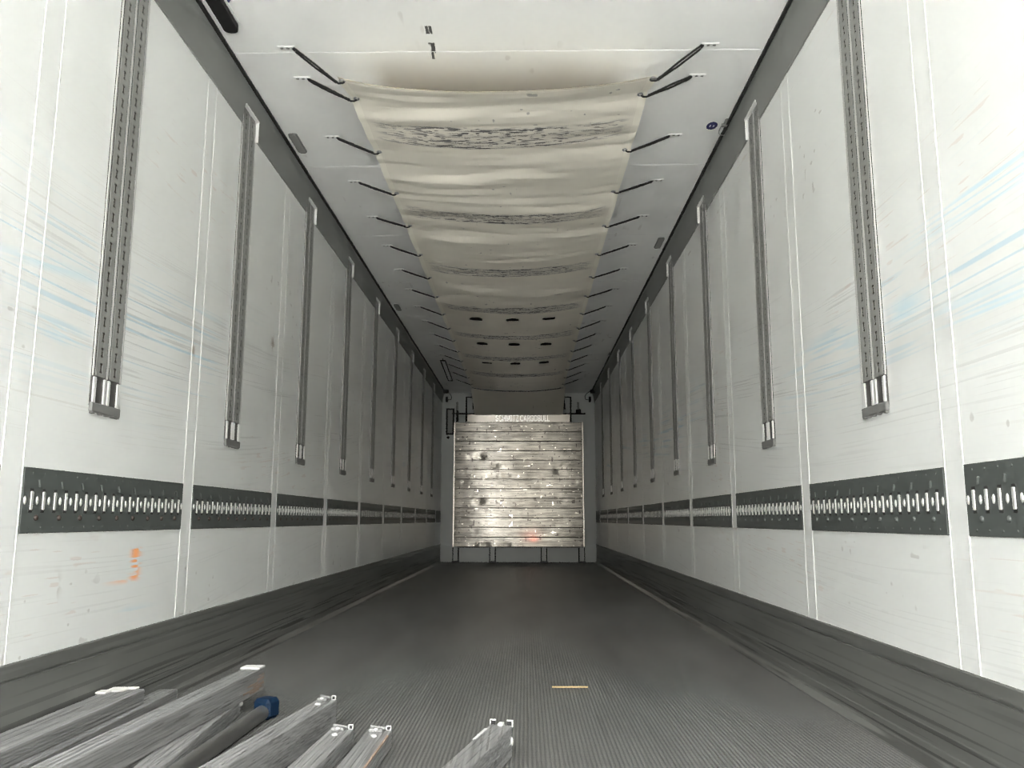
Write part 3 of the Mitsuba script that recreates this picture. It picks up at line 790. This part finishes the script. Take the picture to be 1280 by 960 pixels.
tA, MA, wA, hA = beam('flat wide aluminium load beam against the left kick plate with a torn pale tape at its end', 0.078, 2.785, 0.081, 0.004, 0.112, 0.044, 2.1, None)
part(tA, 'torn_tape', {**mikit.ply(cat(cham(-0.05, 0.008, -0.05, 0.012, hA, hA + 0.004, 0.001), cham(-0.062, -0.03, -0.085, -0.045, hA, hA + 0.006, 0.001), cham(0.0, 0.03, -0.005, 0.02, hA - 0.002, hA + 0.004, 0.001)), 'tape_pale'), 'to_world': MA}, 'torn pale tape')
tB, MB, wB, hB = beam('narrow aluminium load beam half under the flat wide beam at the left', 0.112, 3.02, 0.0, -0.015, 0.066, 0.080, 2.2, None)
tC, MC, wC, hC = beam('upper bright aluminium load beam with white plate and rusty end, lying across another beam', 0.368, 3.165, 0.051, 0.045, 0.068, 0.080, 2.2, None)
part(tC, 'end_plate', {**mikit.ply(cham(-wC / 2 - 0.002, wC / 2 + 0.001, -0.055, 0.004, hC, hC + 0.006, 0.001), 'white_plate'), 'to_world': MC}, 'white plate on the end')
part(tC, 'end_cap', {**mikit.ply(cat([bx(wC / 2 - 0.001, wC / 2 + 0.0010, -a, -b, z, z + h) for a, b, z, h in ((0.14, 0.05, 0.010, 0.006), (0.20, 0.02, 0.018, 0.005), (0.11, 0.004, 0.026, 0.007), (0.16, 0.06, 0.036, 0.004), (0.07, 0.004, 0.044, 0.006), (0.05, 0.004, 0.056, 0.004))]), 'rust_edge'), 'to_world': MC}, 'rust stain at the end')
tD, MD, wD, hD = beam('low aluminium load beam under the upper bright beam with the white end plate', 0.339, 2.995, 0.0, -0.085, 0.072, 0.050, 1.9, None)
part(tD, 'rivet_head', {**mikit.ply(trimesh.creation.icosphere(subdivisions=2, radius=0.009).apply_translation((wD / 2 + 0.002, -0.012, hD - 0.010)), 'white_plate', smooth=60), 'to_world': MD}, 'bright rivet head')
tF, MF, wF, hF = beam('thick pale aluminium load beam right of the blue capped bar', 0.722, 2.775, 0.0, 0.125, 0.064, 0.098, 1.9, 'lever')
tG, MG, wG, hG = beam('flat grey aluminium load beam in the middle of the three with levers', 0.809, 2.602, 0.0, 0.045, 0.072, 0.050, 1.8, 'lever')
tH, MH, wH, hH = beam('flat aluminium load beam with a rusty right edge, rightmost of the left pile', 0.922, 2.590, 0.0, 0.022, 0.074, 0.050, 1.4, 'lever')
part(tH, 'rust_line', {**mikit.ply(bx(wH / 2 - 0.004, wH / 2 + 0.0008, -1.38, -0.06, hH - 0.004, hH + 0.0006), 'rust_edge'), 'to_world': MH}, 'rusty edge')
tI, MI, wI, hI = beam('single aluminium load beam apart from the pile, pointing at the middle of the floor', 1.281, 2.505, 0.0, 0.225, 0.066, 0.086, 1.15, 'claw')
part(tI, 'polished_edge', {**mikit.ply(bx(-wI / 2 - 0.0006, -wI / 2 + 0.008, -0.17, -0.05, hI - 0.006, hI + 0.0008), 'white_plate'), 'to_world': MI}, 'shiny worn corner')
part(tI, 'rivet_head', {**mikit.ply(trimesh.creation.icosphere(subdivisions=2, radius=0.008).apply_scale((0.5, 1, 1.5)).apply_translation((wI / 2 + 0.001, -0.006, 0.045)), 'white_plate', smooth=60), 'to_world': MI}, 'bright rivet head')

t = thing('tension_bar', 'round grey steel bar with a blue plastic cap between two load beams', 'bar')
part(t, 'tube', mikit.ply(tube([(0.452, 1.2, 0.0242), (0.462, 2.0, 0.0242), (0.472, 2.93, 0.0242)], 0.024, 18), 'steel_tube', smooth=50))
cp = cham(-0.034, 0.034, -0.035, 0.035, 0.0, 0.066, 0.012)
cp.apply_transform(trimesh.transformations.rotation_matrix(-0.35, [0, 0, 1])); cp.apply_translation((0.476, 2.958, 0.0))
part(t, 'cap', mikit.ply(cp, 'blue_plastic', smooth=25), 'blue plastic cap')

single('wooden_strip', mikit.ply((lambda m: m)(cat(cham(1.456, 1.530, 3.497, 3.509, 0.0, 0.005, 0.001), cham(1.526, 1.600, 3.499, 3.511, 0.0, 0.005, 0.001))), 'wood_strip'), 'thin yellow wooden strip lying across the floor', 'strip')
